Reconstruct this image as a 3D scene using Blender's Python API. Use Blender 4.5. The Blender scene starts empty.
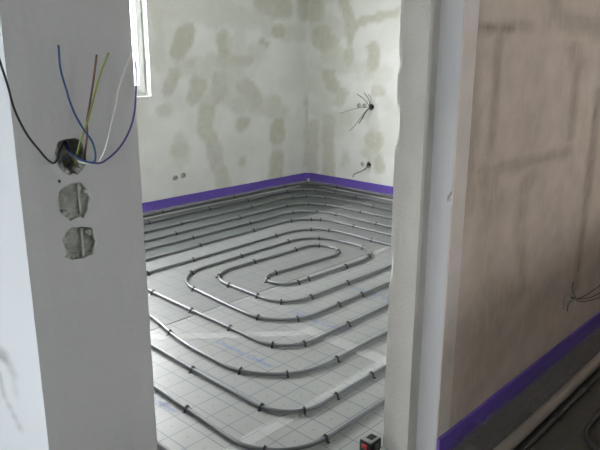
import bpy, bmesh, math, random
from mathutils import Vector, Matrix, noise

random.seed(7)
D = bpy.data
SC = bpy.context.scene
COL = SC.collection

# ------------------------------------------------------------------ camera
# x runs along the door wall, y into the room behind it, z up; metres.
F_PX, PITCH, ROLL, YAW, CAM_H = 636.17, 0.2599, -0.003, 0.7574, 1.35
_f = Vector((math.cos(YAW)*math.cos(PITCH), math.sin(YAW)*math.cos(PITCH), -math.sin(PITCH)))
_r0 = Vector((math.sin(YAW), -math.cos(YAW), 0))
_d0 = -_r0.cross(_f)
RIGHT = math.cos(ROLL)*_r0 + math.sin(ROLL)*_d0
DOWN = -math.sin(ROLL)*_r0 + math.cos(ROLL)*_d0
EYE = Vector((0, 0, CAM_H))
cd = D.cameras.new('camera')
cam = D.objects.new('camera', cd)
COL.objects.link(cam)
m = Matrix((RIGHT, -DOWN, -_f)).transposed().to_4x4()
m.translation = EYE
cam.matrix_world = m
cd.sensor_width = 36.0
cd.lens = F_PX / 600 * 36.0
cd.clip_start = 0.02
SC.camera = cam

# ------------------------------------------------------------------ sky, exposure
w = D.worlds.new('overcast_sky')
SC.world = w
w.use_nodes = True
bg = w.node_tree.nodes['Background']
bg.inputs['Color'].default_value = (1.0, 0.975, 0.975, 1)
bg.inputs['Strength'].default_value = 16.5
vs = SC.view_settings
vs.view_transform = 'Standard'
vs.look = 'None'
vs.exposure = 1.48
vs.gamma = 1.0
vs.use_curve_mapping = False
SC.cycles.use_denoising = True
SC.cycles.max_bounces = 14
SC.cycles.diffuse_bounces = 8
SC.cycles.transparent_max_bounces = 16
SC.cycles.sample_clamp_indirect = 8


def portal(name, loc, size_x, size_y, rot):
    l = D.lights.new(name, 'AREA')
    l.shape = 'RECTANGLE'
    l.size, l.size_y = size_x, size_y
    l.energy = 1
    l.cycles.is_portal = True
    o = D.objects.new(name, l)
    COL.objects.link(o)
    o.location = loc
    o.rotation_euler = rot
    return o


# plan dimensions
BW = 0.9735            # hall face of the door wall
BI = 1.156             # room face of the door wall
BB = 4.787             # back wall of the room
AR = 5.1856            # right wall of the room
AL0, AL1 = 0.4008, 0.6173   # partition to the left of the doorway
AJ, AJ2 = 1.708, 1.654      # right side of the doorway, outer and inner step
HALL_X0, HALL_X1, HALL_Y0 = -3.2, 5.6, -1.6
ZC = 2.52
WIN1 = (0.95, 3.19, 0.994, 2.36)        # window in the back wall: x0 x1 z0 z1
WIN2 = (0.15, 1.12, 0.65, 2.25)         # window of the left space: y0 y1 z0 z1
WIN_ADDED = (2.70, 3.45, 1.55, 2.05)         # high window added out of view to light the brown wall: x0 x1 z0 z1
portal('daylight_room', ((WIN1[0]+WIN1[1])/2, BB+0.30, (WIN1[2]+WIN1[3])/2), WIN1[1]-WIN1[0], WIN1[3]-WIN1[2], (-math.pi/2, 0, 0))
portal('daylight_hall', (HALL_X0-0.30, (WIN2[0]+WIN2[1])/2, (WIN2[2]+WIN2[3])/2), WIN2[3]-WIN2[2], WIN2[1]-WIN2[0], (0, -math.pi/2, 0))
portal('daylight_added_window', ((WIN_ADDED[0]+WIN_ADDED[1])/2, HALL_Y0-0.2, (WIN_ADDED[2]+WIN_ADDED[3])/2), WIN_ADDED[1]-WIN_ADDED[0], WIN_ADDED[3]-WIN_ADDED[2], (math.pi/2, 0, 0))  # portal of the added window behind the viewer


# ------------------------------------------------------------------ pixel to place
def ray(x, y):
    return RIGHT*(x-300) + DOWN*(y-225) + _f*F_PX
def on_z(x, y, z=0.0):
    d = ray(x, y); return EYE + d*((z-CAM_H)/d.z)
def on_y(x, y, Y):
    d = ray(x, y); return EYE + d*(Y/d.y)
def on_x(x, y, X):
    d = ray(x, y); return EYE + d*(X/d.x)


# ------------------------------------------------------------------ materials
def mat(name, color, rough=0.6, spec=0.5, bump=0.0, bscale=60.0, var=0.0, vscale=5.0, metal=0.0, coat=0.0):
    ma = D.materials.new(name)
    ma.use_nodes = True
    nt = ma.node_tree
    b = nt.nodes['Principled BSDF']
    b.inputs['Roughness'].default_value = rough
    b.inputs['Specular IOR Level'].default_value = spec
    b.inputs['Metallic'].default_value = metal
    b.inputs['Coat Weight'].default_value = coat
    b.inputs['Base Color'].default_value = (*color, 1)
    tc = nt.nodes.new('ShaderNodeTexCoord')
    if var:
        n = nt.nodes.new('ShaderNodeTexNoise'); n.inputs['Scale'].default_value = vscale; n.inputs['Detail'].default_value = 6
        nt.links.new(tc.outputs['Object'], n.inputs['Vector'])
        r = nt.nodes.new('ShaderNodeMapRange')
        r.inputs['From Min'].default_value = 0.3; r.inputs['From Max'].default_value = 0.7
        r.inputs['To Min'].default_value = 1-var; r.inputs['To Max'].default_value = 1+var
        nt.links.new(n.outputs['Fac'], r.inputs['Value'])
        mx = nt.nodes.new('ShaderNodeVectorMath'); mx.operation = 'SCALE'
        mx.inputs[0].default_value = color
        nt.links.new(r.outputs['Result'], mx.inputs['Scale'])
        nt.links.new(mx.outputs[0], b.inputs['Base Color'])
    if bump:
        n2 = nt.nodes.new('ShaderNodeTexNoise'); n2.inputs['Scale'].default_value = bscale; n2.inputs['Detail'].default_value = 8
        nt.links.new(tc.outputs['Object'], n2.inputs['Vector'])
        bp = nt.nodes.new('ShaderNodeBump'); bp.inputs['Strength'].default_value = bump; bp.inputs['Distance'].default_value = 0.01
        nt.links.new(n2.outputs['Fac'], bp.inputs['Height'])
        nt.links.new(bp.outputs['Normal'], b.inputs['Normal'])
    return ma


def patchy(name, base, patch_tone, rough=0.9, grain=70.0, warp=0.5, bump=0.25, var=0.05, vscale=2.5, streak=False, spec=0.25):
    """plaster whose filler patches and other darker marks come from the mesh attribute 'stain'"""
    ma = mat(name, base, rough, spec, bump, grain, var, vscale)
    nt = ma.node_tree
    b = nt.nodes['Principled BSDF']
    src = b.inputs['Base Color'].links[0].from_socket
    at = nt.nodes.new('ShaderNodeAttribute'); at.attribute_name = 'patch_tone'
    tc = nt.nodes.new('ShaderNodeTexCoord')
    mp = nt.nodes.new('ShaderNodeMapping')
    if streak:
        mp.inputs['Scale'].default_value = (1, 1, 0.25)
    n = nt.nodes.new('ShaderNodeTexNoise'); n.inputs['Scale'].default_value = 16 if not streak else 45; n.inputs['Detail'].default_value = 7
    n.inputs['Roughness'].default_value = 0.65
    nt.links.new(tc.outputs['Object'], mp.inputs['Vector']); nt.links.new(mp.outputs[0], n.inputs['Vector'])
    a = nt.nodes.new('ShaderNodeMath'); a.operation = 'MULTIPLY_ADD'   # noise*warp + (1-warp/2)
    a.inputs[1].default_value = 2*warp; a.inputs[2].default_value = 1-warp
    nt.links.new(n.outputs['Fac'], a.inputs[0])
    k = nt.nodes.new('ShaderNodeMath'); k.operation = 'MULTIPLY'; k.use_clamp = True
    nt.links.new(at.outputs['Fac'], k.inputs[0]); nt.links.new(a.outputs[0], k.inputs[1])
    mx = nt.nodes.new('ShaderNodeMix'); mx.data_type = 'RGBA'
    nt.links.new(k.outputs[0], mx.inputs['Factor'])
    nt.links.new(src, mx.inputs['A'])
    mx.inputs['B'].default_value = (*patch_tone, 1)
    nt.links.new(mx.outputs['Result'], b.inputs['Base Color'])
    return ma


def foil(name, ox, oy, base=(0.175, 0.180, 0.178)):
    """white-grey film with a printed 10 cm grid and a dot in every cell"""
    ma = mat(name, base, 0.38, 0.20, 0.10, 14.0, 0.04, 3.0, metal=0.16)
    ma.node_tree.nodes['Principled BSDF'].inputs['Specular Tint'].default_value = (0.25, 0.25, 0.25, 1)
    nt = ma.node_tree
    b = nt.nodes['Principled BSDF']
    src = b.inputs['Base Color'].links[0].from_socket
    tc = nt.nodes.new('ShaderNodeTexCoord')
    sp = nt.nodes.new('ShaderNodeSeparateXYZ'); nt.links.new(tc.outputs['Object'], sp.inputs[0])

    def M(op, *v):
        n = nt.nodes.new('ShaderNodeMath'); n.operation = op
        for i, s in enumerate(v):
            if isinstance(s, (int, float)): n.inputs[i].default_value = s
            else: nt.links.new(s, n.inputs[i])
        return n.outputs[0]
    def cell(s, o):   # signed distance to the nearest dot row, metres
        q = M('SUBTRACT', s, o-50.05)
        return M('SUBTRACT', M('MODULO', q, 0.1), 0.05)
    cx, cy = cell(sp.outputs[0], ox), cell(sp.outputs[1], oy)
    ln = M('MAXIMUM', M('GREATER_THAN', M('ABSOLUTE', cx), 0.0480), M('GREATER_THAN', M('ABSOLUTE', cy), 0.0480))
    rr = M('ADD', M('MULTIPLY', cx, cx), M('MULTIPLY', cy, cy))
    dot = M('LESS_THAN', rr, 0.0042**2)
    ink = M('MAXIMUM', M('MULTIPLY', ln, 0.75), M('MULTIPLY', dot, 0.55))
    mx = nt.nodes.new('ShaderNodeMix'); mx.data_type = 'RGBA'
    nt.links.new(ink, mx.inputs['Factor']); nt.links.new(src, mx.inputs['A'])
    mx.inputs['B'].default_value = (0.08, 0.09, 0.13, 1)
    nt.links.new(mx.outputs['Result'], b.inputs['Base Color'])
    return ma


def clear_film(name, tint, alpha, rough=0.25, bump=0.5):
    ma = mat(name, tint, rough, 0.6, bump, 30.0)
    ma.node_tree.nodes['Principled BSDF'].inputs['Alpha'].default_value = alpha
    return ma


M_PLASTER = patchy('filled_plaster', (0.685, 0.692, 0.67), (0.475, 0.475, 0.405), warp=0.6)
M_END = patchy('grey_smooth_plaster', (0.515, 0.52, 0.535), (0.25, 0.25, 0.25), warp=0.2, bump=0.06, var=0.02)
M_PALE = patchy('pale_plaster', (0.575, 0.615, 0.66), (0.20, 0.21, 0.22), warp=0.2, bump=0.06, var=0.02)
M_BROWN = patchy('raw_brown_plaster', (0.505, 0.425, 0.37), (0.21, 0.175, 0.13), grain=130, warp=1.1, bump=0.35, var=0.10, vscale=11, streak=True)
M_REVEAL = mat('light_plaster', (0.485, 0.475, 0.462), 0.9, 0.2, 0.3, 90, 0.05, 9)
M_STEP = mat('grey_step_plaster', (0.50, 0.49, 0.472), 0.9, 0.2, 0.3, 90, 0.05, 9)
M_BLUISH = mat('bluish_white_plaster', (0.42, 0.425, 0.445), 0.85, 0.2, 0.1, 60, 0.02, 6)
M_BAND = mat('taupe_plaster_band', (0.60, 0.545, 0.51), 0.9, 0.2, 0.3, 90, 0.06, 9)
M_BEAD = mat('smooth_corner_plaster', (0.53, 0.535, 0.545), 0.9, 0.2, 0.1, 60, 0.02, 9)
M_RECESS = mat('recess_mortar', (0.40, 0.415, 0.385), 0.95, 0.1, 0.8, 110, 0.3, 40)
M_BOX = mat('grey_box_plastic', (0.42, 0.43, 0.41), 0.6, 0.4, 0.2, 60, 0.2, 30)
M_WHITE = mat('ceiling_white', (0.75, 0.75, 0.74), 0.9, 0.2)
M_CONC = mat('concrete', (0.32, 0.31, 0.30), 0.9, 0.2, 0.4, 40, 0.15, 6)
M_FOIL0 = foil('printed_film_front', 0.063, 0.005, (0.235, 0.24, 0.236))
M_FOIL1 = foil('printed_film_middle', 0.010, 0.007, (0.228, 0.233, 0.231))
M_FOIL2 = foil('printed_film_rear', 0.045, 0.03)  # base darkened to carry the floor's dimming towards the back
M_FOIL3 = foil('printed_film_far_dimmed', 0.02, 0.06, (0.09, 0.10, 0.096))  # dimness of the floor by the back wall put into the base colour
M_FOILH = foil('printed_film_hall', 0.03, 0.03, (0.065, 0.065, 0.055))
M_PURPLE = mat('purple_foam', (0.125, 0.075, 0.39), 0.7, 0.3, 0.15, 120, 0.06, 20)
M_PIPE = mat('grey_pipe', (0.115, 0.12, 0.132), 0.33, 0.5, 0, 1, 0.05, 8)
M_CLIP = mat('black_clip_plastic', (0.012, 0.012, 0.013), 0.5, 0.4)
M_PVC = mat('white_window_plastic', (0.60, 0.61, 0.595), 0.4, 0.5)
M_GASKET = mat('grey_gasket', (0.28, 0.28, 0.28), 0.6, 0.4)
M_TAPE = clear_film('clear_tape', (0.80, 0.81, 0.81), 0.15, 0.3, 0.08)
M_SKIRT = clear_film('clear_skirt_film', (0.55, 0.56, 0.56), 0.40, 0.2)
M_SKIRT2 = clear_film('crumpled_clear_film', (0.20, 0.19, 0.185), 0.33, 0.06, 0.15)
M_DPIPE = mat('dark_pipe', (0.035, 0.036, 0.038), 0.4, 0.4)
M_INK = mat('blue_print_ink', (0.10, 0.14, 0.30), 0.5, 0.4)
M_TUBE = mat('beige_tube', (0.21, 0.185, 0.162), 0.5, 0.4, 0.1, 30, 0.06, 5)


def glass(name):
    ma = D.materials.new(name); ma.use_nodes = True
    nt = ma.node_tree; nt.nodes.clear()
    o = nt.nodes.new('ShaderNodeOutputMaterial'); t = nt.nodes.new('ShaderNodeBsdfTransparent'); g = nt.nodes.new('ShaderNodeBsdfGlossy')
    t.inputs['Color'].default_value = (0.95, 0.97, 0.97, 1); g.inputs['Roughness'].default_value = 0.02
    mx = nt.nodes.new('ShaderNodeMixShader'); mx.inputs[0].default_value = 0.06
    nt.links.new(t.outputs[0], mx.inputs[1]); nt.links.new(g.outputs[0], mx.inputs[2]); nt.links.new(mx.outputs[0], o.inputs[0])
    return ma
M_GLASS = glass('window_glass')


# ------------------------------------------------------------------ helpers
def link(name, me, mats=None, parent=None):
    o = D.objects.new(name, me)
    COL.objects.link(o)
    if mats is not None:
        for k in (mats if isinstance(mats, (list, tuple)) else [mats]):
            me.materials.append(k)
    if parent is not None:
        o.parent = parent
        if parent.type != 'MESH' or tuple(parent.location) != (0, 0, 0):
            o.matrix_parent_inverse = Matrix.Translation(-parent.location)
    return o
def from_bm(name, bm, mats=None, parent=None, smooth=False):
    me = D.meshes.new(name)
    bmesh.ops.recalc_face_normals(bm, faces=bm.faces)
    if smooth:
        for f in bm.faces: f.smooth = True
    bm.to_mesh(me); bm.free()
    return link(name, me, mats, parent)
def tag(o, label, cat, group=None):
    o['label'] = label; o['category'] = cat
    if group: o['group'] = group
    return o
def structure(o, label, cat):
    o['kind'] = 'structure'
    return tag(o, label, cat)
def empty(name, loc):
    o = D.objects.new(name, None); COL.objects.link(o); o.location = loc
    o.empty_display_size = 0.05
    return o
def add_box(bm, x0, x1, y0, y1, z0, z1, mi=0, bevel=0.0):
    vs_ = [bm.verts.new((x, y, z)) for z in (z0, z1) for x, y in ((x0, y0), (x1, y0), (x1, y1), (x0, y1))]
    fs = []
    for idx in ((3, 2, 1, 0), (4, 5, 6, 7), (0, 1, 5, 4), (1, 2, 6, 5), (2, 3, 7, 6), (3, 0, 4, 7)):
        f = bm.faces.new([vs_[i] for i in idx]); f.material_index = mi; fs.append(f)
    if bevel:
        es = list({e for f in fs for e in f.edges})
        bmesh.ops.bevel(bm, geom=es, offset=bevel, segments=2, profile=0.5, affect='EDGES')
def box(name, x0, x1, y0, y1, z0, z1, mats, parent=None, bevel=0.0):
    bm = bmesh.new(); add_box(bm, x0, x1, y0, y1, z0, z1, 0, bevel)
    return from_bm(name, bm, mats, parent)


def profile_wall(name, pts, z0, z1, mats, seg, zres=0.1, jitter=0.0, chips=()):
    """closed plan outline extruded upwards; seg[i] = (material index, step) for the face pts[i] to pts[i+1];
    jitter roughens the corner lines, chips = (corner, z0, z1, depth) breaks pieces off them"""
    plan = []
    n = len(pts)
    for i in range(n):
        a, b = Vector(pts[i]), Vector(pts[(i+1) % n])
        k = max(1, round((b-a).length/seg[i][1]))
        for j in range(k):
            plan.append((a.lerp(b, j/k), seg[i][0], i if j == 0 else None))
    nz = max(1, round((z1-z0)/zres))
    cen = Vector((sum(p[0] for p in pts)/n, sum(p[1] for p in pts)/n))
    bm = bmesh.new()
    rows = []
    for j in range(nz+1):
        z = z0+(z1-z0)*j/nz
        row = []
        for (p, mi, c) in plan:
            q = p.copy()
            if jitter and c is not None:
                inn = ((Vector(pts[c-1])-p).normalized() + (Vector(pts[(c+1) % n])-p).normalized()).normalized()
                amp = jitter*(0.5+0.5*noise.noise((c*7.1, 0, z*23))) + jitter*0.7*max(0, noise.noise((c*3.3, 5, z*70)))
                for (cc, za, zb, dp) in chips:
                    if cc == c and za < z < zb:
                        amp += dp*math.sin(math.pi*(z-za)/(zb-za))
                q += inn*amp
            row.append(bm.verts.new((q.x, q.y, z)))
        rows.append(row)
    k = len(plan)
    for j in range(nz):
        for i in range(k):
            f = bm.faces.new((rows[j][i], rows[j][(i+1) % k], rows[j+1][(i+1) % k], rows[j+1][i]))
            f.material_index = plan[i][1]
    bm.faces.new(rows[0][::-1]); bm.faces.new(rows[-1])
    return from_bm(name, bm, mats)


def cut(o, cutters):
    """subtract the temporary cutter meshes from o and throw them away"""
    for c in cutters:
        md = o.modifiers.new('cut', 'BOOLEAN'); md.operation = 'DIFFERENCE'; md.solver = 'EXACT'; md.object = c
    dg = bpy.context.evaluated_depsgraph_get()
    me = D.meshes.new_from_object(o.evaluated_get(dg))
    o.modifiers.clear()
    old = o.data; o.data = me; D.meshes.remove(old)
    for c in cutters:
        md = c.data; D.objects.remove(c); D.meshes.remove(md)
def prism(poly, vec, mi=0, mats=None):
    """cutter: polygon (3-D points) swept by vec"""
    bm = bmesh.new()
    a = [bm.verts.new(p) for p in poly]; b = [bm.verts.new(Vector(p)+vec) for p in poly]
    fs = [bm.faces.new(a), bm.faces.new(b[::-1])]
    for i in range(len(a)):
        j = (i+1) % len(a)
        fs.append(bm.faces.new((a[j], a[i], b[i], b[j])))
    for f in fs: f.material_index = mi
    return from_bm('cutter', bm, mats)


def paint(o, strokes, sel, soft=0.7, seed=0.0, warp=0.02, cloud=0.0):
    """store the filler patches and other darker marks as a point attribute: strokes = (p, q, r_along, r_z, strength) on the wall, u(v) = sel(v)"""
    me = o.data
    at = me.attributes.new('patch_tone', 'FLOAT', 'POINT')
    vals = []
    for v in me.vertices:
        uz = sel(v.co)
        s = 0.0
        if uz is not None and cloud:
            q = noise.fractal((uz[0]*3.1, uz[1]*3.1, seed+20), 0.9, 2.0, 4)
            s = cloud*min(1, max(0, (q+0.1)/0.45))
        if uz is not None:
            u, z = uz
            wu = u + warp*noise.noise((u*7, z*7, seed)) + 0.5*warp*noise.noise((u*22, z*22, seed+4))
            wz = z + warp*noise.noise((u*7, z*7, seed+9)) + 0.5*warp*noise.noise((u*22, z*22, seed+13))
            for (u0, z0, u1, z1, ru, rz, st) in strokes:
                ax, az = (wu-u0)/ru, (wz-z0)/rz
                dx, dz = (u1-u0)/ru, (z1-z0)/rz
                L = dx*dx+dz*dz
                t = 0 if L < 1e-9 else min(1, max(0, (ax*dx+az*dz)/L))
                d = math.hypot(ax-t*dx, az-t*dz)
                if d < 1.25:
                    e = min(1, max(0, (1.25-d)/soft))
                    s = max(s, st*e*e*(3-2*e))
        vals.append(s)
    at.data.foreach_set('value', vals)


def strokes_px(rows, plane, axis):
    """patch strokes given as photo pixels (x0 y0 x1 y1 radius strength) to wall coordinates"""
    out = []
    for (x0, y0, x1, y1, r, st) in rows:
        P = plane(x0, y0); Q = plane(x1, y1)
        xm, ym = (x0+x1)/2, (y0+y1)/2
        ru = (plane(xm+r, ym)-plane(xm-r, ym)).length/2
        rz = (plane(xm, ym+r)-plane(xm, ym-r)).length/2
        out.append((P[axis], P.z, Q[axis], Q.z, ru, rz, st))
    return out


def resample(pts, step):
    out = [pts[0].copy()]
    for a, b in zip(pts, pts[1:]):
        L = (b-a).length
        k = max(1, int(round(L/step)))
        for j in range(1, k+1): out.append(a.lerp(b, j/k))
    return out
def catmull(pts, n=8):
    P = [2*pts[0]-pts[1]] + list(pts) + [2*pts[-1]-pts[-2]]
    out = []
    for i in range(1, len(P)-2):
        a, b, c, d = P[i-1:i+3]
        for j in range(n):
            t = j/n
            out.append(0.5*((2*b)+(c-a)*t+(2*a-5*b+4*c-d)*t*t+(3*b-a-3*c+d)*t**3))
    out.append(P[-2].copy())
    return out
def rounded(way, zz):
    """way = (x, y, corner radius): straight runs joined by arcs"""
    P = [Vector((a[0], a[1], zz)) for a in way]
    out = [P[0]]
    for i in range(1, len(P)-1):
        r = way[i][2]
        d0 = (P[i-1]-P[i]); d1 = (P[i+1]-P[i])
        l0, l1 = d0.length, d1.length
        d0.normalize(); d1.normalize()
        ang = d0.angle(d1)
        if r <= 0 or ang > 3.1:
            out.append(P[i]); continue
        t = min(r/math.tan(ang/2), 0.49*l0, 0.49*l1)
        a, b = P[i]+d0*t, P[i]+d1*t
        rr = t*math.tan(ang/2)
        c = P[i]+(d0+d1).normalized()*(rr/math.sin(ang/2))
        k = 10
        va, vb = a-c, b-c
        tot = math.pi-ang
        sg = 1 if va.cross(vb).z > 0 else -1
        for j in range(k+1):
            out.append(c + Matrix.Rotation(sg*tot*j/k, 3, 'Z') @ va)
    out.append(P[-1])
    return out
def tube(name, pts, r, mats, parent=None, sides=8, taper=None):
    bm = bmesh.new()
    rings = []
    up = Vector((0.13, 0.07, 1)).normalized()
    n = len(pts)
    prev = None
    for i, p in enumerate(pts):
        t = (pts[min(i+1, n-1)]-pts[max(i-1, 0)]).normalized()
        if prev is None:
            s = t.cross(up)
            if s.length < 0.1: s = t.cross(Vector((1, 0, 0)))
        else:
            s = prev - t*prev.dot(t)
        s.normalize(); prev = s
        u = s.cross(t)
        rings.append([bm.verts.new(p+(s*math.cos(a)+u*math.sin(a))*r) for a in [2*math.pi*k/sides for k in range(sides)]])
    for a, b in zip(rings, rings[1:]):
        for k in range(sides):
            bm.faces.new((a[k], a[(k+1) % sides], b[(k+1) % sides], b[k]))
    bm.faces.new(rings[0][::-1]); bm.faces.new(rings[-1])
    return from_bm(name, bm, mats, parent, True)


# ------------------------------------------------------------------ the shell
floor = box('floor', HALL_X0-0.3, HALL_X1+0.3, HALL_Y0-0.3, BB+0.35, -0.16, -0.03, M_CONC)
structure(floor, 'heated floor build-up covered with printed insulation sheets', 'floor')
ceil = box('ceiling', HALL_X0-0.3, HALL_X1+0.3, HALL_Y0-0.3, BB+0.35, ZC, ZC+0.15, M_WHITE)
structure(ceil, 'plain white ceiling above the rooms', 'ceiling')

o = box('ground', -40, 40, -40, 40, -0.6, -0.35, M_CONC)
structure(o, 'bare ground outside the building', 'ground')

# insulation sheets: 1.04 m wide rolls, joints run along x
def sheet(x0, x1, y0, y1, ma, dz=0.0):
    return box('insulation_sheet', x0, x1, y0, y1, -0.03, dz, ma, floor)
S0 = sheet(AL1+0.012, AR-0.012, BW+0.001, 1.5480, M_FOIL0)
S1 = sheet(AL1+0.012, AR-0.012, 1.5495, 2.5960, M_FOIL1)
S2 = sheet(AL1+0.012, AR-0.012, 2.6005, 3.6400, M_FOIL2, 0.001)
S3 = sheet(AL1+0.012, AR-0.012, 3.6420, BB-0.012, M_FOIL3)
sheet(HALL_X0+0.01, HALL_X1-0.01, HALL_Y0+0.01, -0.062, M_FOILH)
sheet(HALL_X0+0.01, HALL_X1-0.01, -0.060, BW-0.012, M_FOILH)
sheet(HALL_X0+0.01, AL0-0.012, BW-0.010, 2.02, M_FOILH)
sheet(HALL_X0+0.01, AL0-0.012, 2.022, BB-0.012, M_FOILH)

# back wall with the window opening
wb = profile_wall('wall_back', [(HALL_X0-0.3, BB), (AL0, BB), (AL1, BB), (2.7, BB), (AR, BB), (AR+0.25, BB), (AR+0.25, BB+0.30), (HALL_X0-0.3, BB+0.30)],
                  -0.03, ZC, [M_PLASTER, M_RECESS], [(0, 3), (0, 3), (0, 0.5), (0, 0.03), (0, 1), (0, 1), (0, 5), (0, 1)], zres=0.035)
def disc(c, nrm_axis, rx, rz, n=14, wob=0.12):
    out = []
    for k in range(n):
        a = 2*math.pi*k/n
        q = 1+wob*noise.noise((a*3, c.x*9, c.z*9))
        d = rx*q*math.cos(a)
        out.append(Vector((c.x+(d if nrm_axis == 1 else 0), c.y+(d if nrm_axis == 0 else 0), c.z+rz*q*math.sin(a))))
    return out
cs = [prism([Vector((WIN1[0], BB-0.1, WIN1[2])), Vector((WIN1[1], BB-0.1, WIN1[2])), Vector((WIN1[1], BB-0.1, WIN1[3])), Vector((WIN1[0], BB-0.1, WIN1[3]))], Vector((0, 0.6, 0)))]
for (px, py) in ((175.2, 178.3), (183.2, 175.6)):
    c = on_y(px, py, BB); c.y -= 0.05
    cs.append(prism(disc(c, 1, 0.030, 0.026), Vector((0, 0.075, 0)), 1))
cut(wb, cs)
BACK = [(156, 8, 160, 64, 7, .45), (187, 31, 178, 52, 8, .95), (191, 65, 191, 65, 6, .6), (175, 74, 168, 91, 6, .8), (198, 83, 194, 98, 7, .8),
        (213, 17, 213, 17, 12, .4), (203, 4, 250, 18, 11, .35), (223, 36, 224, 54, 6, .8), (212, 64, 212, 64, 10, .45), (218, 78, 219, 95, 8, .7),
        (222, 60, 246, 60, 7, .65), (252, 55, 258, 50, 8, .35), (265, 4, 281, 8, 11, .75), (303, -4, 304, 16, 6, .75), (278, 32, 278, 32, 7, .85),
        (264, 43, 264, 43, 5, .75), (288, 32, 300, 32, 8, .3), (243, 85, 256, 99, 8, .7), (222, 90, 222, 90, 7, .6), (163, 108, 167, 113, 6, .55),
        (208, 108, 204, 123, 8, .7), (204, 123, 213, 146, 7, .7), (213, 146, 217, 163, 7, .7), (217, 163, 223, 182, 7, .7), (180, 150, 180, 150, 9, .65),
        (244, 122, 243, 125, 7, .85), (239, 105, 239, 105, 8, .5), (254, 97, 258, 106, 8, .5), (242, 162, 242, 162, 4, .75), (271, 110, 274, 104, 8, .5),
        (278, 124, 277, 138, 6.5, .85), (277, 157, 276, 176, 7, .85), (277, 149, 277, 149, 5, .45), (307, 100, 307, 165, 2.5, .45), (240, 30, 240, 75, 5, .3), (165, -30, 290, -20, 14, .5),
        (165, 8, 215, 12, 12, .35), (215, 14, 262, 18, 11, .4), (185, 66, 236, 72, 10, .4), (230, 98, 268, 104, 8, .35), (228, 40, 228, 100, 5, .45), (160, 45, 172, 70, 7, .3),
        (270, 30, 300, 36, 7, .4), (206, 100, 220, 86, 5, .5), (260, 106, 282, 112, 6, .45), (163, 60, 168, 118, 4, .25), (180, 140, 182, 160, 7, .4), (248, 100, 262, 112, 7, .5)]
BACK = [(a, b, c_, d, r*1.12, st) for a, b, c_, d, r, st in BACK]
paint(wb, strokes_px(BACK, lambda x, y: on_y(x, y, BB), 0), lambda c: (c.x, c.z) if c.x > AL1 else None, soft=0.55, seed=1.0, cloud=0.2, warp=0.035)
structure(wb, 'pale plastered wall with greenish filler patches beside the white window', 'wall')

wr = profile_wall('wall_right', [(AR, BW+0.1), (AR+0.25, BW+0.1), (AR+0.25, BB), (AR, BB), (AR, 2.9)], -0.03, ZC, [M_PLASTER, M_RECESS],
                  [(0, 1), (0, 5), (0, 1), (0, 0.03), (0, 0.6)], zres=0.035)
cs = []
for (px, py, rx, rz) in ((359.3, 105.6, .026, .026), (364.6, 105.8, .026, .026), (371.3, 107, .032, .034), (362.6, 164.2, .024, .026), (368.6, 165, .030, .034)):
    c = on_x(px, py, AR); c.x -= 0.05
    cs.append(prism(disc(c, 0, rx, rz), Vector((0.062 if px not in (371.3, 368.6) else 0.10, 0, 0)), 1))
cut(wr, cs)
RGT = [(316, 8, 317, 14, 8, .75), (341, -6, 350, 18, 5, .85), (350, 18, 350, 40, 5, .85), (351, 25, 365, 21, 4.5, .85), (365, 21, 394, 12, 4.5, .85),
       (321, 32, 323, 42, 9, .8), (332, 42, 332, 42, 7, .7), (349, 50, 349, 63, 4, .75), (338, 52, 338, 52, 6, .4), (373, 48, 373, 65, 6, .95),
       (326, 58, 326, 58, 5, .5), (328, 75, 333, 85, 7, .85), (369, 73, 369, 73, 6, .5), (342, 94, 340, 100, 6, .7), (377, 91, 379, 91, 7, .7),
       (314, 88, 314, 88, 7, .35), (346, 118, 346, 118, 8, .5), (329, 120, 329, 120, 7, .65), (328, 128, 329, 176, 6, .7), (313, 125, 312, 168, 5, .6),
       (374, 138, 374, 143, 8.5, .85), (372, 122, 372, 122, 7, .4), (379, 158, 379, 168, 5, .8), (367, 154, 367, 154, 5.5, .6), (346, 156, 346, 163, 4, .5),
       (387, 105, 387, 105, 7, .3), (320, 70, 360, 66, 6, .4), (313, -20, 330, -14, 12, .5),
       (318, 22, 345, 30, 9, .4), (330, 50, 345, 66, 8, .45), (314, 80, 330, 100, 8, .35), (364, 76, 384, 74, 8, .3), (340, 118, 360, 112, 7, .35), (372, 100, 374, 160, 5, .4), (320, 110, 336, 130, 8, .3)]
RGT = [(a, b, c_, d, r*1.12, st) for a, b, c_, d, r, st in RGT]
paint(wr, strokes_px(RGT, lambda x, y: on_x(x, y, AR), 1), lambda c: (c.y, c.z), soft=0.55, seed=5.0, cloud=0.2, warp=0.035)
structure(wr, 'pale plastered wall with filler patches and open socket boxes', 'wall')

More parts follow.
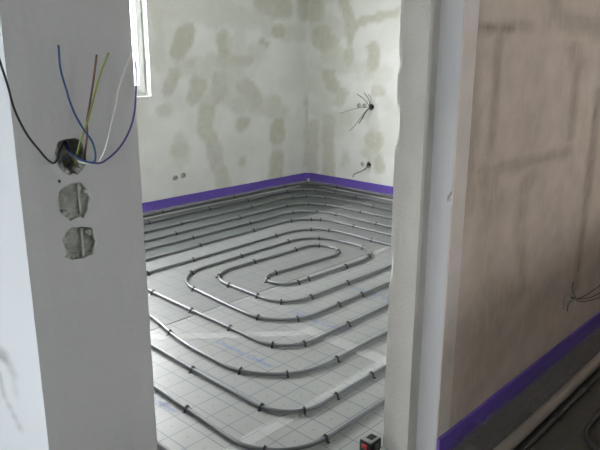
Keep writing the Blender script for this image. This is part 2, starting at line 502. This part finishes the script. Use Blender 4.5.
# partition whose end, with the socket recesses, stands left of the doorway
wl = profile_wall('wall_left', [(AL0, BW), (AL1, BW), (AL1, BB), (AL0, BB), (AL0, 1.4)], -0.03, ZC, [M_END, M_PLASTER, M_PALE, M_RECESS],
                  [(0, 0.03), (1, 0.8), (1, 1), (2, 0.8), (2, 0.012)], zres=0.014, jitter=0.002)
HOLES = [([(56, 147), (58, 142), (62, 140), (66, 139), (75, 138), (82, 141), (86, 148), (87, 156), (86, 165), (82, 171), (77, 175), (73, 173.5), (70, 175.5), (63, 172), (58, 166), (57, 158), (54.5, 153)], 0.055),
         ([(58, 200), (59, 192), (64, 186), (72, 183), (81, 182.4), (88, 189), (87.5, 193), (91, 198), (89, 210), (84, 218), (80, 216.5), (77, 217.5), (71, 221), (66, 217), (62, 215), (60, 211)], 0.010),
         ([(62, 240), (67, 231), (72, 226.4), (77, 227.5), (82, 226.4), (93, 228), (94.4, 237), (97, 242), (94, 254), (91, 255), (84, 258.4), (72, 259.6), (65, 257), (66.5, 253), (66, 249), (63, 244)], 0.010),
         ([(57.8, 181.4), (58.8, 179.6), (60.4, 179.8), (61, 181.8), (59.6, 183.2)], 0.012)]
cs = []
for poly, dep in HOLES:
    pp = [on_y(x, y, BW) - Vector((0, 0.03, 0)) for x, y in poly]
    cs.append(prism(pp, Vector((0, 0.03+dep, 0)), 3))
cut(wl, cs)
sc_ = strokes_px([(-4, 352, 4, 357, 7, .8), (4, 357, 12, 370, 6, .4), (12, 368, 16, 395, 3.5, .2), (-1, 372, 4, 396, 3, .45), (4, 396, 20, 428, 3, .4)], lambda x, y: on_x(x, y, AL0), 1)  # soft grey smears low on the pale side face
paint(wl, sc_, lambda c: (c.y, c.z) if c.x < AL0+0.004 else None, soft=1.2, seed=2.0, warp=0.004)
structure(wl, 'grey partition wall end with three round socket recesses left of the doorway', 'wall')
# smoothed plaster strip along the doorway edge, mortar left inside the two lower recesses
pb = profile_wall('plaster_strip', [(AL1-0.051, BW-0.0005), (AL1-0.0025, BW-0.0005), (AL1-0.0025, BW+0.003), (AL1-0.051, BW+0.003)], 0.0, 2.1, M_BEAD, [(0, 1)]*4, zres=0.03, jitter=0.0012)
pb.parent = wl
for (px, py, ww, hh) in ((80, 199, .004, .052), (83, 243, .004, .050)):
    c = on_y(px, py, BW)
    bm = bmesh.new()
    add_box(bm, c.x, c.x+ww, BW+0.004, BW+0.013, c.z-hh/2, c.z+hh/2, 0, 0.0012)
    from_bm('box_rib', bm, M_BOX, wl)
for (px, py, r) in ((66, 214, .007), (70, 217, .006), (66.5, 254, .009), (70, 256, .007), (76, 256.5, .006), (88, 192, .007), (91, 233, .008), (62, 168, .008), (68, 173, .007), (80, 171, .009), (84, 165, .008), (57.5, 150, .006)):
    c = on_y(px, py, BW)
    bm = bmesh.new()
    bmesh.ops.create_icosphere(bm, subdivisions=2, radius=r)
    for v in bm.verts:
        v.co *= 1+0.35*noise.noise(v.co*160+Vector((px, py, 0)))
        v.co += Vector((c.x, BW+0.0095, c.z))
    from_bm('mortar_crumb', bm, M_RECESS, wl)

# door wall to the right of the doorway, stepped reveal
wf = profile_wall('wall_front', [(AJ, BW), (AJ, 1.051), (AJ2, 1.051), (AJ2, BI), (AR+0.25, BI), (AR+0.25, BW), (3.4, BW)][::-1],
                  -0.03, ZC, [M_BROWN, M_BLUISH, M_STEP, M_REVEAL, M_PLASTER],
                  [(0, 2), (0, 1), (4, 0.1), (3, 0.015), (2, 0.015), (1, 0.015), (0, 0.02)], zres=0.02, jitter=0.0028,
                  chips=((3, 1.07, 1.22, 0.010), (3, 0.62, 0.74, 0.006), (6, 0.912, 0.95, 0.014), (3, 1.3, 1.36, 0.005)))
BRN = [(480, 29, 505, 27, 5.5, .75), (505, 27, 530, 26, 5, .5), (556, 20, 600, 29, 8, .6), (600, 29, 640, 30, 8, .6), (500, 34, 491, 152, 3.2, .7), (491, 152, 486, 175, 4, .5),
       (575, 48, 577, 62, 6, .6), (577, 62, 571, 138, 3, .65), (600, 90, 587, 190, 3, .8), (589, 185, 574, 292, 2.6, .7), (482, 170, 520, 165, 5, .55), (520, 165, 567, 152, 4, .6),
       (487, 180, 495, 200, 9, .5), (531, 178, 523, 192, 6, .55), (523, 192, 520, 292, 5, .5), (499, 312, 505, 300, 15, .35), (478, 10, 476, 160, 3, .3), (555, -10, 560, 20, 6, .5), (520, 200, 540, 215, 10, .2)]
BRN = [(a, b, c_, d, r*1.7, st*0.62) for a, b, c_, d, r, st in BRN] + [(482, 28, 515, 27, 5, .7), (499, 60, 493, 140, 2.2, .5), (596, 110, 578, 270, 2, .6), (575, 60, 572, 130, 2, .4),
       (476, -10, 468, 210, 10, .32), (500, 300, 480, 380, 26, .30), (490, 190, 486, 300, 14, .28), (550, 290, 520, 330, 20, .2), (530, 60, 535, 140, 16, .12), (545, 215, 560, 250, 14, .1)]  # broad darker strokes, mostly low and near the doorway
paint(wf, strokes_px(BRN, lambda x, y: on_y(x, y, BW), 0), lambda c: (c.x, c.z) if c.y < BW+0.004 else None, soft=1.0, seed=3.0, warp=0.008)
structure(wf, 'raw brown plastered wall with brown stains right of the doorway', 'wall')
tb = profile_wall('plaster_strip', [(AJ+0.003, BW-0.0018), (AJ+0.085, BW-0.0018), (AJ+0.085, BW+0.003), (AJ+0.003, BW+0.003)], 0.0, 2.1, M_BAND, [(0, 1)]*4, zres=0.03, jitter=0.002)
tb.parent = wf
lint = box('trim_1', AL1, AJ2-0.001, BW+0.002, BI-0.002, 2.08, ZC, M_PLASTER)
structure(lint, 'plastered lintel over the doorway', 'lintel')

# hall shell
o = box('wall_hall', HALL_X0-0.3, HALL_X1+0.3, HALL_Y0-0.2, HALL_Y0, -0.03, ZC, M_PLASTER)
cut(o, [prism([Vector((WIN_ADDED[0], HALL_Y0-0.5, WIN_ADDED[2])), Vector((WIN_ADDED[1], HALL_Y0-0.5, WIN_ADDED[2])), Vector((WIN_ADDED[1], HALL_Y0-0.5, WIN_ADDED[3])), Vector((WIN_ADDED[0], HALL_Y0-0.5, WIN_ADDED[3]))], Vector((0, 0.8, 0)))])
structure(o, 'plastered wall on the far side of the hall', 'wall')
o = box('wall_hall_end', HALL_X1, HALL_X1+0.2, HALL_Y0, BW+0.1, -0.03, ZC, M_BROWN)
structure(o, 'raw brown plastered wall closing the hall', 'wall')
o = box('wall_outside', HALL_X0-0.3, HALL_X0, HALL_Y0, BB, -0.03, ZC, M_PLASTER)
cut(o, [prism([Vector((HALL_X0-0.5, WIN2[0], WIN2[2])), Vector((HALL_X0-0.5, WIN2[1], WIN2[2])), Vector((HALL_X0-0.5, WIN2[1], WIN2[3])), Vector((HALL_X0-0.5, WIN2[0], WIN2[3]))], Vector((0.8, 0, 0)))])
structure(o, 'outer wall with the wide glazed opening lighting the hall', 'wall')
o = box('wall_shade_blocker', 0.95, HALL_X1, -0.32, -0.20, 0.0, 1.1, M_PLASTER)  # added out of view to shade the lower brown wall and hall floor
structure(o, 'added unseen half-height wall shading the foot of the brown hall wall', 'wall')

# ------------------------------------------------------------------ windows
win = empty('window_1', ((WIN1[0]+WIN1[1])/2, BB+0.08, WIN1[2]))
structure(win, 'white plastic framed window in the back wall', 'window')
x0, x1, z0, z1 = WIN1
y0 = BB+0.075
def wbox(nm, *a, ma=M_PVC, par=None, bev=0.004):
    return box(nm, *a, ma, par or win, bev)
bm = bmesh.new()      # white lined reveal around the opening
add_box(bm, x1-0.008, x1+0.002, BB-0.006, y0, z0, z1); add_box(bm, x0-0.002, x0+0.008, BB-0.006, y0, z0, z1); add_box(bm, x0, x1, BB-0.006, y0, z1-0.008, z1)
from_bm('reveal_lining', bm, M_PVC, win)
wbox('window_sill', x0, x1, BB-0.012, y0, z0-0.004, z0+0.016)
for (nm, a) in (('window_frame', (x1-0.030, x1, y0, y0+0.07, z0, z1)), ('window_frame', (x0, x0+0.030, y0, y0+0.07, z0, z1)),
                ('window_frame', (x0+0.030, x1-0.030, y0, y0+0.07, z0, z0+0.07)), ('window_frame', (x0+0.030, x1-0.030, y0, y0+0.07, z1-0.07, z1)),
                ('window_mullion', ((x0+x1)/2-0.05, (x0+x1)/2+0.05, y0, y0+0.07, z0+0.07, z1-0.07))):
    wbox(nm, *a)
xm = (x0+x1)/2
for (a, b) in ((x0+0.022, xm-0.04), (xm+0.04, x1-0.022)):
    bm = bmesh.new()
    for q in ((a, a+0.05, z0+0.05, z1-0.06), (b-0.05, b, z0+0.05, z1-0.06), (a+0.05, b-0.05, z0+0.05, z0+0.105), (a+0.05, b-0.05, z1-0.125, z1-0.06)):
        add_box(bm, q[0], q[1], y0-0.016, y0+0.05, q[2], q[3], 0, 0.004)
    from_bm('window_sash', bm, M_PVC, win)
    box('glass_pane', a+0.045, b-0.045, y0+0.018, y0+0.026, z0+0.10, z1-0.12, M_GLASS, win)
    bm = bmesh.new()
    for q in ((a+0.047, a+0.053), (b-0.053, b-0.047)):
        add_box(bm, q[0], q[1], y0-0.012, y0+0.018, z0+0.105, z1-0.125)
    from_bm('gasket', bm, M_GASKET, win)

win2 = empty('window_2', (HALL_X0-0.1, (WIN2[0]+WIN2[1])/2, WIN2[2]))
structure(win2, 'wide white framed glazing lighting the hall from the left', 'window')
ya, yb, z0, z1 = WIN2
nn = 1
xf = HALL_X0-0.14
for k in range(nn+1):
    yy = ya+(yb-ya-0.07)*k/nn
    box('window_frame', xf, xf+0.07, yy, yy+0.07, z0, z1, M_PVC, win2, 0.004)
for zz in (z0, z1-0.07):
    box('window_frame', xf+0.001, xf+0.069, ya+0.07, yb-0.07, zz, zz+0.07, M_PVC, win2, 0.004)
for k in range(nn):
    yy = ya+(yb-ya-0.07)*k/nn+0.07
    y2 = ya+(yb-ya-0.07)*(k+1)/nn
    box('glass_pane', xf+0.03, xf+0.038, yy, y2, z0+0.07, z1-0.07, M_GLASS, win2)

win_added = empty('window_added', ((WIN_ADDED[0]+WIN_ADDED[1])/2, HALL_Y0-0.1, WIN_ADDED[2]))
structure(win_added, 'added unseen small high window lighting the brown wall from the hall', 'window')
xa, xb, z0, z1 = WIN_ADDED
yf = HALL_Y0-0.13
for k in range(2):
    xx = xa+(xb-xa-0.07)*k
    box('window_frame', xx, xx+0.07, yf, yf+0.07, z0, z1, M_PVC, win_added, 0.004)
    if k < 1:
        box('glass_pane', xx+0.07, xb-0.07, yf+0.03, yf+0.038, z0+0.07, z1-0.07, M_GLASS, win_added)
for zz in (z0, z1-0.07):
    box('window_frame', xa+0.07, xb-0.07, yf+0.001, yf+0.069, zz, zz+0.07, M_PVC, win_added, 0.004)

# ------------------------------------------------------------------ purple edge strips
def edge_strip(path, th, h, name, label, skirt=None):
    """foam strip standing along the wall; path = inner plan line, thickness towards the left of it"""
    P = [Vector((a, b, 0)) for a, b in path]
    bm = bmesh.new()
    rows = []
    n = len(P)
    for i, p in enumerate(P):
        t = (P[min(i+1, n-1)]-P[max(i-1, 0)]).normalized()
        s = Vector((-t.y, t.x, 0))
        wv = 0.0015*noise.noise((p.x*5, p.y*5, 0))
        hh = h+0.0025*noise.noise((p.x*4, p.y*4, 3))
        rows.append([bm.verts.new(q) for q in (p+s*wv, p+s*(wv+th), p+s*(wv+th)+Vector((0, 0, hh)), p+s*wv+Vector((0, 0, hh)))])
    for a, b in zip(rows, rows[1:]):
        for k in range(4):
            bm.faces.new((a[k], a[(k+1) % 4], b[(k+1) % 4], b[k]))
    bm.faces.new(rows[0][::-1]); bm.faces.new(rows[-1])
    o = from_bm(name, bm, M_PURPLE)
    tag(o, label, 'edge strip')
    return o
c = []
cr = 0.07
c = [(AR-0.013, y) for y in [BI+0.02+0.1*k for k in range(35)]]
c = [p for p in c if p[1] < BB-0.013-cr-0.05]
for k in range(9):
    a = math.pi/2*k/8
    c.append((AR-0.013-cr+cr*math.cos(a), BB-0.013-cr+cr*math.sin(a)))
xx = AR-0.013-cr-0.1
while xx > AL1+0.05:
    c.append((xx, BB-0.013)); xx -= 0.1
# walking this way the wall lies on the right hand, so the thickness goes to the right
strip = edge_strip(c[::-1], 0.010, 0.088, 'edge_insulation_strip', 'purple foam edge strip around the foot of the pale room walls')
# flap of clear film lying on the floor in front of it
def flap(name, a_pts, b_pts, ma, par, z0=0.012, z1=0.0022, crumple=0.0, cols=6):
    bm = bmesh.new(); rows = []
    for a, b in zip(a_pts, b_pts):
        r = []
        for k in range(cols+1):
            t = k/cols
            p = Vector((a[0]+(b[0]-a[0])*t, a[1]+(b[1]-a[1])*t, z0+(z1-z0)*min(1, t*1.6)))
            if crumple and 0 < k:
                q = abs(noise.noise((p.x*24, p.y*24, 1)))+0.6*abs(noise.noise((p.x*60, p.y*60, 4)))
                p.z += crumple*q*(1 if k < cols else 0.5)
            r.append(bm.verts.new(p))
        rows.append(r)
    for a, b in zip(rows, rows[1:]):
        for k in range(cols):
            bm.faces.new((a[k], a[k+1], b[k+1], b[k]))
    return from_bm(name, bm, ma, par)
ins = [Vector((p[0], p[1], 0)) for p in c]
off = []
for i, p in enumerate(ins):
    t = (ins[min(i+1, len(ins)-1)]-ins[max(i-1, 0)]).normalized()
    off.append(Vector((-t.y, t.x, 0)))
flap('film_skirt', [(p+s*0.002).to_2d() for p, s in zip(ins, off)], [(p+s*0.085).to_2d() for p, s in zip(ins, off)], M_SKIRT, strip)
bx_ = on_z(307.5, 180.5, 0.02)
bm = bmesh.new(); add_box(bm, AR-0.085, AR-0.055, BB-0.085, BB-0.06, 0.0, 0.035, 0, 0.006)
from_bm('corner_tape', bm, M_PVC, strip)

hs = [(5.57-0.06*k, BW-0.012) for k in range(66)]
hs = [p for p in hs if p[0] > AJ+0.005]+[(AJ+0.004, BW-0.012)]
strip2 = edge_strip(hs[::-1], 0.010, 0.088, 'edge_insulation_strip', 'dark purple foam edge strip at the foot of the brown hall wall')
hs2 = [(5.5-0.02*k, BW-0.013) for k in range(189)]
flap('film_skirt', hs2, [(p[0], BW-0.124+0.006*noise.noise((p[0]*6, 0, 0))) for p in hs2], M_SKIRT2, strip2, 0.03, 0.004, 0.024, 14)

# ------------------------------------------------------------------ heating pipes
PR = 0.0088
way = [(1.10, 0.30, 0), (1.10, 4.11, .25), (4.64, 4.275, .34), (4.55, 1.50, .25), (1.52, 1.49, .18), (1.57, 3.75, .25), (4.16, 3.83, .30), (4.09, 1.92, .25),
       (1.92, 1.91, .19), (1.96, 3.34, .24), (3.74, 3.385, .30), (3.69, 2.305, .2), (2.335, 2.31, .17), (2.34, 3.03, .2), (3.36, 3.01, .135), (3.36, 2.72, .145),
       (2.55, 2.765, .115), (2.55, 2.535, .115), (3.53, 2.50, .27), (3.53, 3.20, .27), (2.17, 3.17, .30), (2.095, 2.115, .26), (3.92, 2.135, .22), (3.945, 3.635, .32),
       (1.76, 3.56, .24), (1.75, 2.75, 2), (1.66, 2.38, 2), (1.65, 1.70, .40), (4.33, 1.71, .25), (4.385, 4.045, .34), (1.34, 3.915, .25), (1.335, 2.2, 3), (1.285, 1.33, .24),
       (4.77, 1.30, .22), (4.83, 4.495, .32), (0.90, 4.33, .25), (0.88, 0.30, 0)]
def wander(pts, amp, seed):
    return [p+Vector((amp*noise.noise((p.x*2.2, p.y*2.2, seed)), amp*noise.noise((p.x*2.2, p.y*2.2, seed+7)), 0)) for p in pts]
path = wander(resample(rounded(way, PR+0.003), 0.03), 0.006, 2.0)
pipe = tube('heating_pipe', path, PR, M_PIPE, None, 10)
tag(pipe, 'grey plastic heating pipe coiled in a double spiral over the room floor', 'pipe')
way0 = [(0.72, 0.30, 0), (0.72, 4.60, .2), (5.075, 4.685, .24), (5.03, 1.30, 0)]
path0 = wander(resample(rounded(way0, PR+0.003), 0.03), 0.005, 4.0)
pipe0 = tube('heating_pipe', path0, PR, M_PIPE, None, 10)
tag(pipe0, 'grey heating pipe running alone nearest the purple strip along both room walls', 'pipe')

# tacker clip: black arch over the pipe with two feet and a ridge
def clip_mesh():
    bm = bmesh.new()
    n = 8; ri, ro, hw = 0.0095, 0.0125, 0.0045
    sec = []
    def pt(r, a): return (r*math.cos(a), r*math.sin(a)+PR+0.003)
    prof_o = [(ro, 0.001)]+[pt(ro, math.pi*k/n) for k in range(n+1)]+[(-ro, 0.001)]
    prof_i = [(ri, 0.001)]+[pt(ri, math.pi*k/n) for k in range(n+1)]+[(-ri, 0.001)]
    A = [bm.verts.new((-hw, y, z)) for y, z in prof_o]; B = [bm.verts.new((hw, y, z)) for y, z in prof_o]
    C = [bm.verts.new((-hw, y, z)) for y, z in prof_i]; E = [bm.verts.new((hw, y, z)) for y, z in prof_i]
    for k in range(len(A)-1):
        for q in ((A[k], A[k+1], B[k+1], B[k]), (C[k+1], C[k], E[k], E[k+1]), (A[k], C[k], C[k+1], A[k+1]), (B[k+1], E[k+1], E[k], B[k])):
            bm.faces.new(q)
    for k in (0, -1):
        bm.faces.new((A[k], B[k], E[k], C[k]))
    for s in (-1, 1):
        add_box(bm, -0.004, 0.004, s*0.0165-0.005, s*0.0165+0.005, 0.001, 0.005)
    add_box(bm, -0.0025, 0.0025, -0.006, 0.006, ro+PR+0.002, ro+PR+0.006)
    bmesh.ops.recalc_face_normals(bm, faces=bm.faces)
    me = D.meshes.new('clip'); bm.to_mesh(me); bm.free(); me.materials.append(M_CLIP)
    return me
CLIP = clip_mesh()
CL0 = [(164, 212.3), (235, 197.4), (284, 186.6), (307.5, 183.5), (338, 187.2)]
CL = [(149, 223), (209, 209.3), (247, 200.5), (286.4, 191.4), (303.5, 189.6), (317, 190), (336.7, 193.4), (356.6, 197.6),
      (180.7, 224), (251, 206.7), (291, 196.9), (306, 195.8), (326, 196.9), (372, 207.3),
      (176, 233.8), (239, 217.4), (284.4, 205.7), (308, 203.6), (325, 204.6), (363, 212),
      (193.8, 238), (251.5, 223), (292, 212), (318, 211), (339, 214.4), (377.6, 224.4),
      (200.8, 246), (253.8, 231.4), (290, 219.9), (311.3, 218.3), (323, 219.4), (354, 226.4),
      (145.8, 273), (192.8, 259.4), (274, 236.2), (309, 228.3), (331, 229.8), (370.7, 240),
      (193.6, 288.6), (192.9, 272.3), (243, 256.7), (290, 241), (319.3, 237.8), (361.3, 247.4), (369.8, 257), (346, 266.8), (307, 279.4), (295.7, 282),
      (266.2, 281), (274.7, 272), (334, 252), (319.6, 245.9), (296.5, 249.4), (254.5, 262.3), (217, 276), (229.4, 286), (260, 296.8), (282.8, 302), (311, 297.3), (346.5, 282),
      (259.2, 315.7), (296.5, 320.2), (340, 304.6), (359.6, 295), (152.4, 292), (193.5, 310.6), (230.7, 328.8), (268.5, 346.6), (307.5, 345), (346.2, 323.8),
      (179.2, 331.6), (243.3, 368.6), (288.3, 371), (335.5, 359), (192.3, 370), (261.7, 408.3), (306.7, 411), (336, 396.7), (370.7, 376.7),
      (188.3, 410), (266.7, 446), (323.3, 436.7)]
def put_clips(lst, pth, par):
    for (px, py) in lst:
        t = on_z(px, py, PR)
        i = min(range(1, len(pth)-1), key=lambda j: (pth[j].x-t.x)**2+(pth[j].y-t.y)**2)
        d = pth[i+1]-pth[i-1]
        k = D.objects.new('clip', CLIP); COL.objects.link(k); k.parent = par
        k.location = (pth[i].x, pth[i].y, 0.0)
        k.rotation_euler = (0, 0, math.atan2(d.y, d.x)+random.uniform(-0.12, 0.12))
put_clips(CL0, path0, pipe0)
put_clips(CL, path, pipe)

# tapes over the joints and loose clear strips
M_EDGE = clear_film('milky_film', (0.72, 0.72, 0.70), 0.75, 0.4)
def tape(p, q, wd, par, z, n=30, ma=M_TAPE):
    a, b = Vector((*p, 0)), Vector((*q, 0))
    t = (b-a).normalized(); s = Vector((-t.y, t.x, 0))
    bm = bmesh.new(); rows = []
    for k in range(n+1):
        c_ = a.lerp(b, k/n)+Vector((0, 0, z+0.0006*noise.noise((k*0.9, p[0], p[1]))))
        wv = wd*(1+0.06*noise.noise((k*0.5, p[0]*3, 8)))
        rows.append([bm.verts.new(c_-s*wv/2), bm.verts.new(c_), bm.verts.new(c_+s*wv/2)])
    for r0, r1 in zip(rows, rows[1:]):
        for k in range(2): bm.faces.new((r0[k], r0[k+1], r1[k+1], r1[k]))
    return from_bm('adhesive_tape', bm, ma, par)
tape((0.7, 1.527), (4.9, 1.545), 0.060, floor, 0.0025)
tape((2.205, 2.06), (2.185, 1.20), 0.075, floor, 0.0032)
tape((1.55, 2.57), (2.20, 1.975), 0.060, floor, 0.0038)
tape((3.40, 2.575), (5.05, 2.605), 0.060, floor, 0.0025)
tape((3.30, 3.60), (5.05, 3.665), 0.055, floor, 0.0028)
tape((2.3, 4.575), (4.87, 4.605), 0.035, floor, 0.0030, ma=M_EDGE)
tape((5.01, 4.45), (4.965, 3.0), 0.035, floor, 0.0030, ma=M_EDGE)

# blue printed lettering on the film
def lettering(txt, p, size, par):
    cu = D.curves.new('lettering', 'FONT'); cu.body = txt; cu.size = size; cu.extrude = 0.0; cu.shear = 0.12
    cu.resolution_u = 2
    tmp = D.objects.new('tmp', cu); COL.objects.link(tmp)
    dg = bpy.context.evaluated_depsgraph_get()
    me = D.meshes.new_from_object(tmp.evaluated_get(dg))
    D.objects.remove(tmp); D.curves.remove(cu)
    me.materials.clear()
    o = link('lettering', me, M_INK, par)
    o.location = (p[0], p[1], 0.0015 if par is not S2 else 0.0025)
    o.rotation_euler = (0, 0, -math.pi/2)
    o['label'] = 'blue printed lettering'
    return o
for ax in (1.265, 1.785, 2.305, 2.825):
    lettering('Oventrop Cofloor', (ax, 2.26), 0.052, S1)

# ------------------------------------------------------------------ hall floor things
cpts = [Vector((x, 0.822+0.004*math.sin(x*2.1), 0.024)) for x in [1.25+0.06*k for k in range(69)]]
tb_ = tube('conduit_tube', cpts, 0.022, M_TUBE, None, 14)
tag(tb_, 'thick beige conduit tube lying on the dark hall floor below the brown wall', 'tube')
hp = rounded([(1.32, 0.772, 0), (5.2, 0.782, 0)], PR+0.003)
hp = resample(hp, 0.05)
h1 = tube('heating_pipe', hp, PR, M_DPIPE, None, 10)
tag(h1, 'straight dark heating pipe beside the beige conduit tube in the hall', 'pipe')
put_clips([(574.6, 383), (548, 411)], hp, h1)
hp2 = resample(rounded([(5.2, 0.665, 0), (2.13, 0.665, .16), (2.11, -0.1, 0)], PR+0.003), 0.03)
h2 = tube('heating_pipe', hp2, PR, M_DPIPE, None, 10)
tag(h2, 'dark heating pipe bending towards the viewer on the hall floor', 'pipe')
put_clips([(597, 410)], hp2, h2)

# ------------------------------------------------------------------ measuring device in the doorway
dev = empty('measuring_device', (1.604, 1.172, 0.0))
dev.rotation_euler = (0, 0, 0.0)
tag(dev, 'small grey and black measuring device with dark display on the floor by the jamb', 'device')
def dbox(nm, a, ma, bev, par=dev):
    bm = bmesh.new(); add_box(bm, *a, 0, bev)
    o = from_bm(nm, bm, ma, None)
    o.parent = par
    return o
M_DBLK = mat('black_rubber', (0.02, 0.02, 0.024), 0.55, 0.4)
M_DGRY = mat('grey_device_face', (0.17, 0.185, 0.17), 0.5, 0.5)
M_DRED = mat('red_plastic', (0.42, 0.03, 0.03), 0.4, 0.5)
M_DLCD = mat('dark_display', (0.012, 0.016, 0.014), 0.15, 0.6)
dbox('body', (-0.031, 0.031, -0.026, 0.026, 0.002, 0.050), M_DBLK, 0.005)
dbox('face_plate', (-0.028, 0.028, -0.023, 0.023, 0.0495, 0.0525), M_DGRY, 0.0012)
dbox('display', (-0.010, 0.022, -0.013, 0.013, 0.052, 0.0536), M_DLCD, 0.0006)
dbox('button', (-0.036, -0.0305, -0.010, 0.014, 0.024, 0.040), M_DRED, 0.002)
dbox('belt_clip', (-0.012, 0.012, -0.030, -0.0255, 0.012, 0.044), mat('dark_clip', (0.05, 0.05, 0.055), 0.3, 0.5), 0.001)

# ------------------------------------------------------------------ wires
def wire(name, px, outs, r, ma, label, plane=BW, axis='y', cat='wire', parent=None, extra=None):
    pts = []
    n = len(px)
    for i, (x, y) in enumerate(px):
        t = i/(n-1)*(len(outs)-1); k = min(int(t), len(outs)-2); f = t-k
        o_ = outs[k]*(1-f)+outs[k+1]*f
        pts.append(on_y(x, y, plane-o_) if axis == 'y' else on_x(x, y, plane-o_))
    o = tube(name, catmull(pts, 6), r, ma, parent, 6)
    if label: tag(o, label, cat)
    return o
def wmat(n, c): return mat(n, c, 0.4, 0.5)
W = 0.00165
o = wire('electric_wire', [(65, 141), (60, 150), (57, 160), (53, 163), (47, 159), (40, 151), (26.7, 134), (14.7, 110), (7.5, 85), (0, 61.5), (-6, 40)], [-.03, .004, .012, .03, .045, .05], W, wmat('black_wire', (0.015, 0.016, 0.018)), 'black wire arching left from the top socket recess')
o = wire('electric_wire', [(66, 141.3), (69.3, 150.7), (74.7, 156), (85.3, 161.3), (93, 162.4), (95.3, 158.7), (94.7, 150), (91.5, 140.5), (83.3, 129), (75.3, 115), (69.3, 100), (66.6, 90.5), (60.3, 68), (58.3, 45)], [-.03, .01, .03, .03, .028, .026, .025, .03], W, wmat('blue_wire', (0.014, 0.055, 0.17)), 'blue wire looping up out of the top socket recess')
o = wire('electric_wire', [(81, 167), (84, 160), (85.5, 150.7), (87.2, 133), (86.7, 121), (89, 108), (93, 83), (96.7, 54.5)], [-.03, .006, .012, .018, .022, .03], W, wmat('brown_wire', (0.14, 0.045, 0.03)), 'reddish brown wire standing upright from the top socket recess')
o = wire('electric_wire', [(72.7, 167), (75.3, 161.3), (80, 142.7), (85.3, 128), (88.7, 117), (93.5, 98), (100.5, 73), (108.5, 52.8)], [-.03, .012, .018, .024, .028, .035], W, wmat('yellow_green_wire', (0.19, 0.24, 0.04)), 'yellow-green earth wire leaning right from the top socket recess')
o = wire('electric_wire', [(66.7, 150.7), (74.7, 158.7), (84, 162.8), (97.3, 163), (100.7, 158.7), (105.3, 149.3), (110.7, 126.7), (116.7, 102.7), (119, 88), (128, 63), (133, 49)], [-.03, .014, .02, .022, .024, .03], W, wmat('white_wire', (0.62, 0.62, 0.60)), 'white wire curving up right from the top socket recess')
o = wire('electric_wire', [(64.5, 142), (68, 150), (80, 159.8), (97.3, 163.3), (106.7, 159.5), (120, 147), (130, 129), (134.7, 110), (136, 85), (135.7, 60)], [-.03, .01, .034, .034, .03, .03], W, wmat('violet_wire', (0.06, 0.035, 0.17)), 'violet wire sweeping out to the doorway edge from the top recess')

M_WD = wmat('dark_wire', (0.03, 0.03, 0.032)); M_WG = wmat('grey_wire', (0.20, 0.20, 0.19))
def bunch(name, hub, wires, plane, axis, label, sheath=0.012):
    h = on_y(*hub, plane) if axis == 'y' else on_x(*hub, plane)
    root = empty(name, h)
    tag(root, label, 'cable')
    inw = Vector((0, 1, 0)) if axis == 'y' else Vector((1, 0, 0))
    def put(nm, pts, r, ma):
        o = tube(nm, pts, r, ma, None, 6)
        o.parent = root; o.matrix_parent_inverse = Matrix.Translation(-h)
    put('sheath', [h+inw*0.045, h+inw*0.01, h-inw*0.02], sheath, M_WD)
    for (px, depth, ma, r) in wires:
        pts = [h+inw*0.02, h-inw*0.02]
        n = len(px)
        for i, (x, y) in enumerate(px):
            d_ = plane-0.02-depth*(i+1)/n
            pts.append(on_y(x, y, d_) if axis == 'y' else on_x(x, y, d_))
        put('wire', catmull(pts, 5), r, ma)
bunch('cable_bundle', (371.3, 107), [([(365, 100), (357, 94)], .06, M_WD, .0032), ([(369, 100), (364, 92.5)], .06, M_WD, .0032), ([(371, 99), (368.3, 94)], .05, M_WG, .003),
      ([(358, 108), (340, 113.5)], .05, M_WG, .003), ([(365, 113), (359, 123.5)], .07, M_WD, .004), ([(364, 113), (356, 124), (349.5, 131)], .08, M_WG, .0032), ([(366, 112), (362, 119)], .06, M_WD, .004)],
      AR, 'x', 'upper bundle of loose dark wires sticking out of the right room wall', 0.016)
bunch('cable_bundle', (369, 164.8), [([(365.5, 169), (358, 172.5), (354, 174.5), (353, 177.5)], .06, M_WG, .006), ([(366.5, 167.5), (363, 170.5)], .04, M_WD, .004)],
      AR, 'x', 'lower grey cable hanging from the right room wall above the purple strip', 0.014)
bunch('cable_bundle', (571.5, 297.3), [([(580, 298), (588, 294), (600, 285.5), (612, 276)], .08, M_WD, .0022), ([(580, 299), (590, 297.5), (602, 292), (614, 286)], .09, M_WD, .0022),
      ([(578, 301), (588, 301), (602, 296.5), (616, 291)], .09, M_WD, .0022), ([(567, 302), (563, 309)], .04, M_WG, .0022), ([(569, 303), (567, 311)], .04, M_WD, .0022),
      ([(572.6, 290), (573.4, 282)], .03, M_WD, .0018), ([(567, 295), (564, 299), (563.5, 304)], .04, M_WG, .0018)],
      BW, 'y', 'bundle of loose wires sticking out low on the brown wall', 0.006)
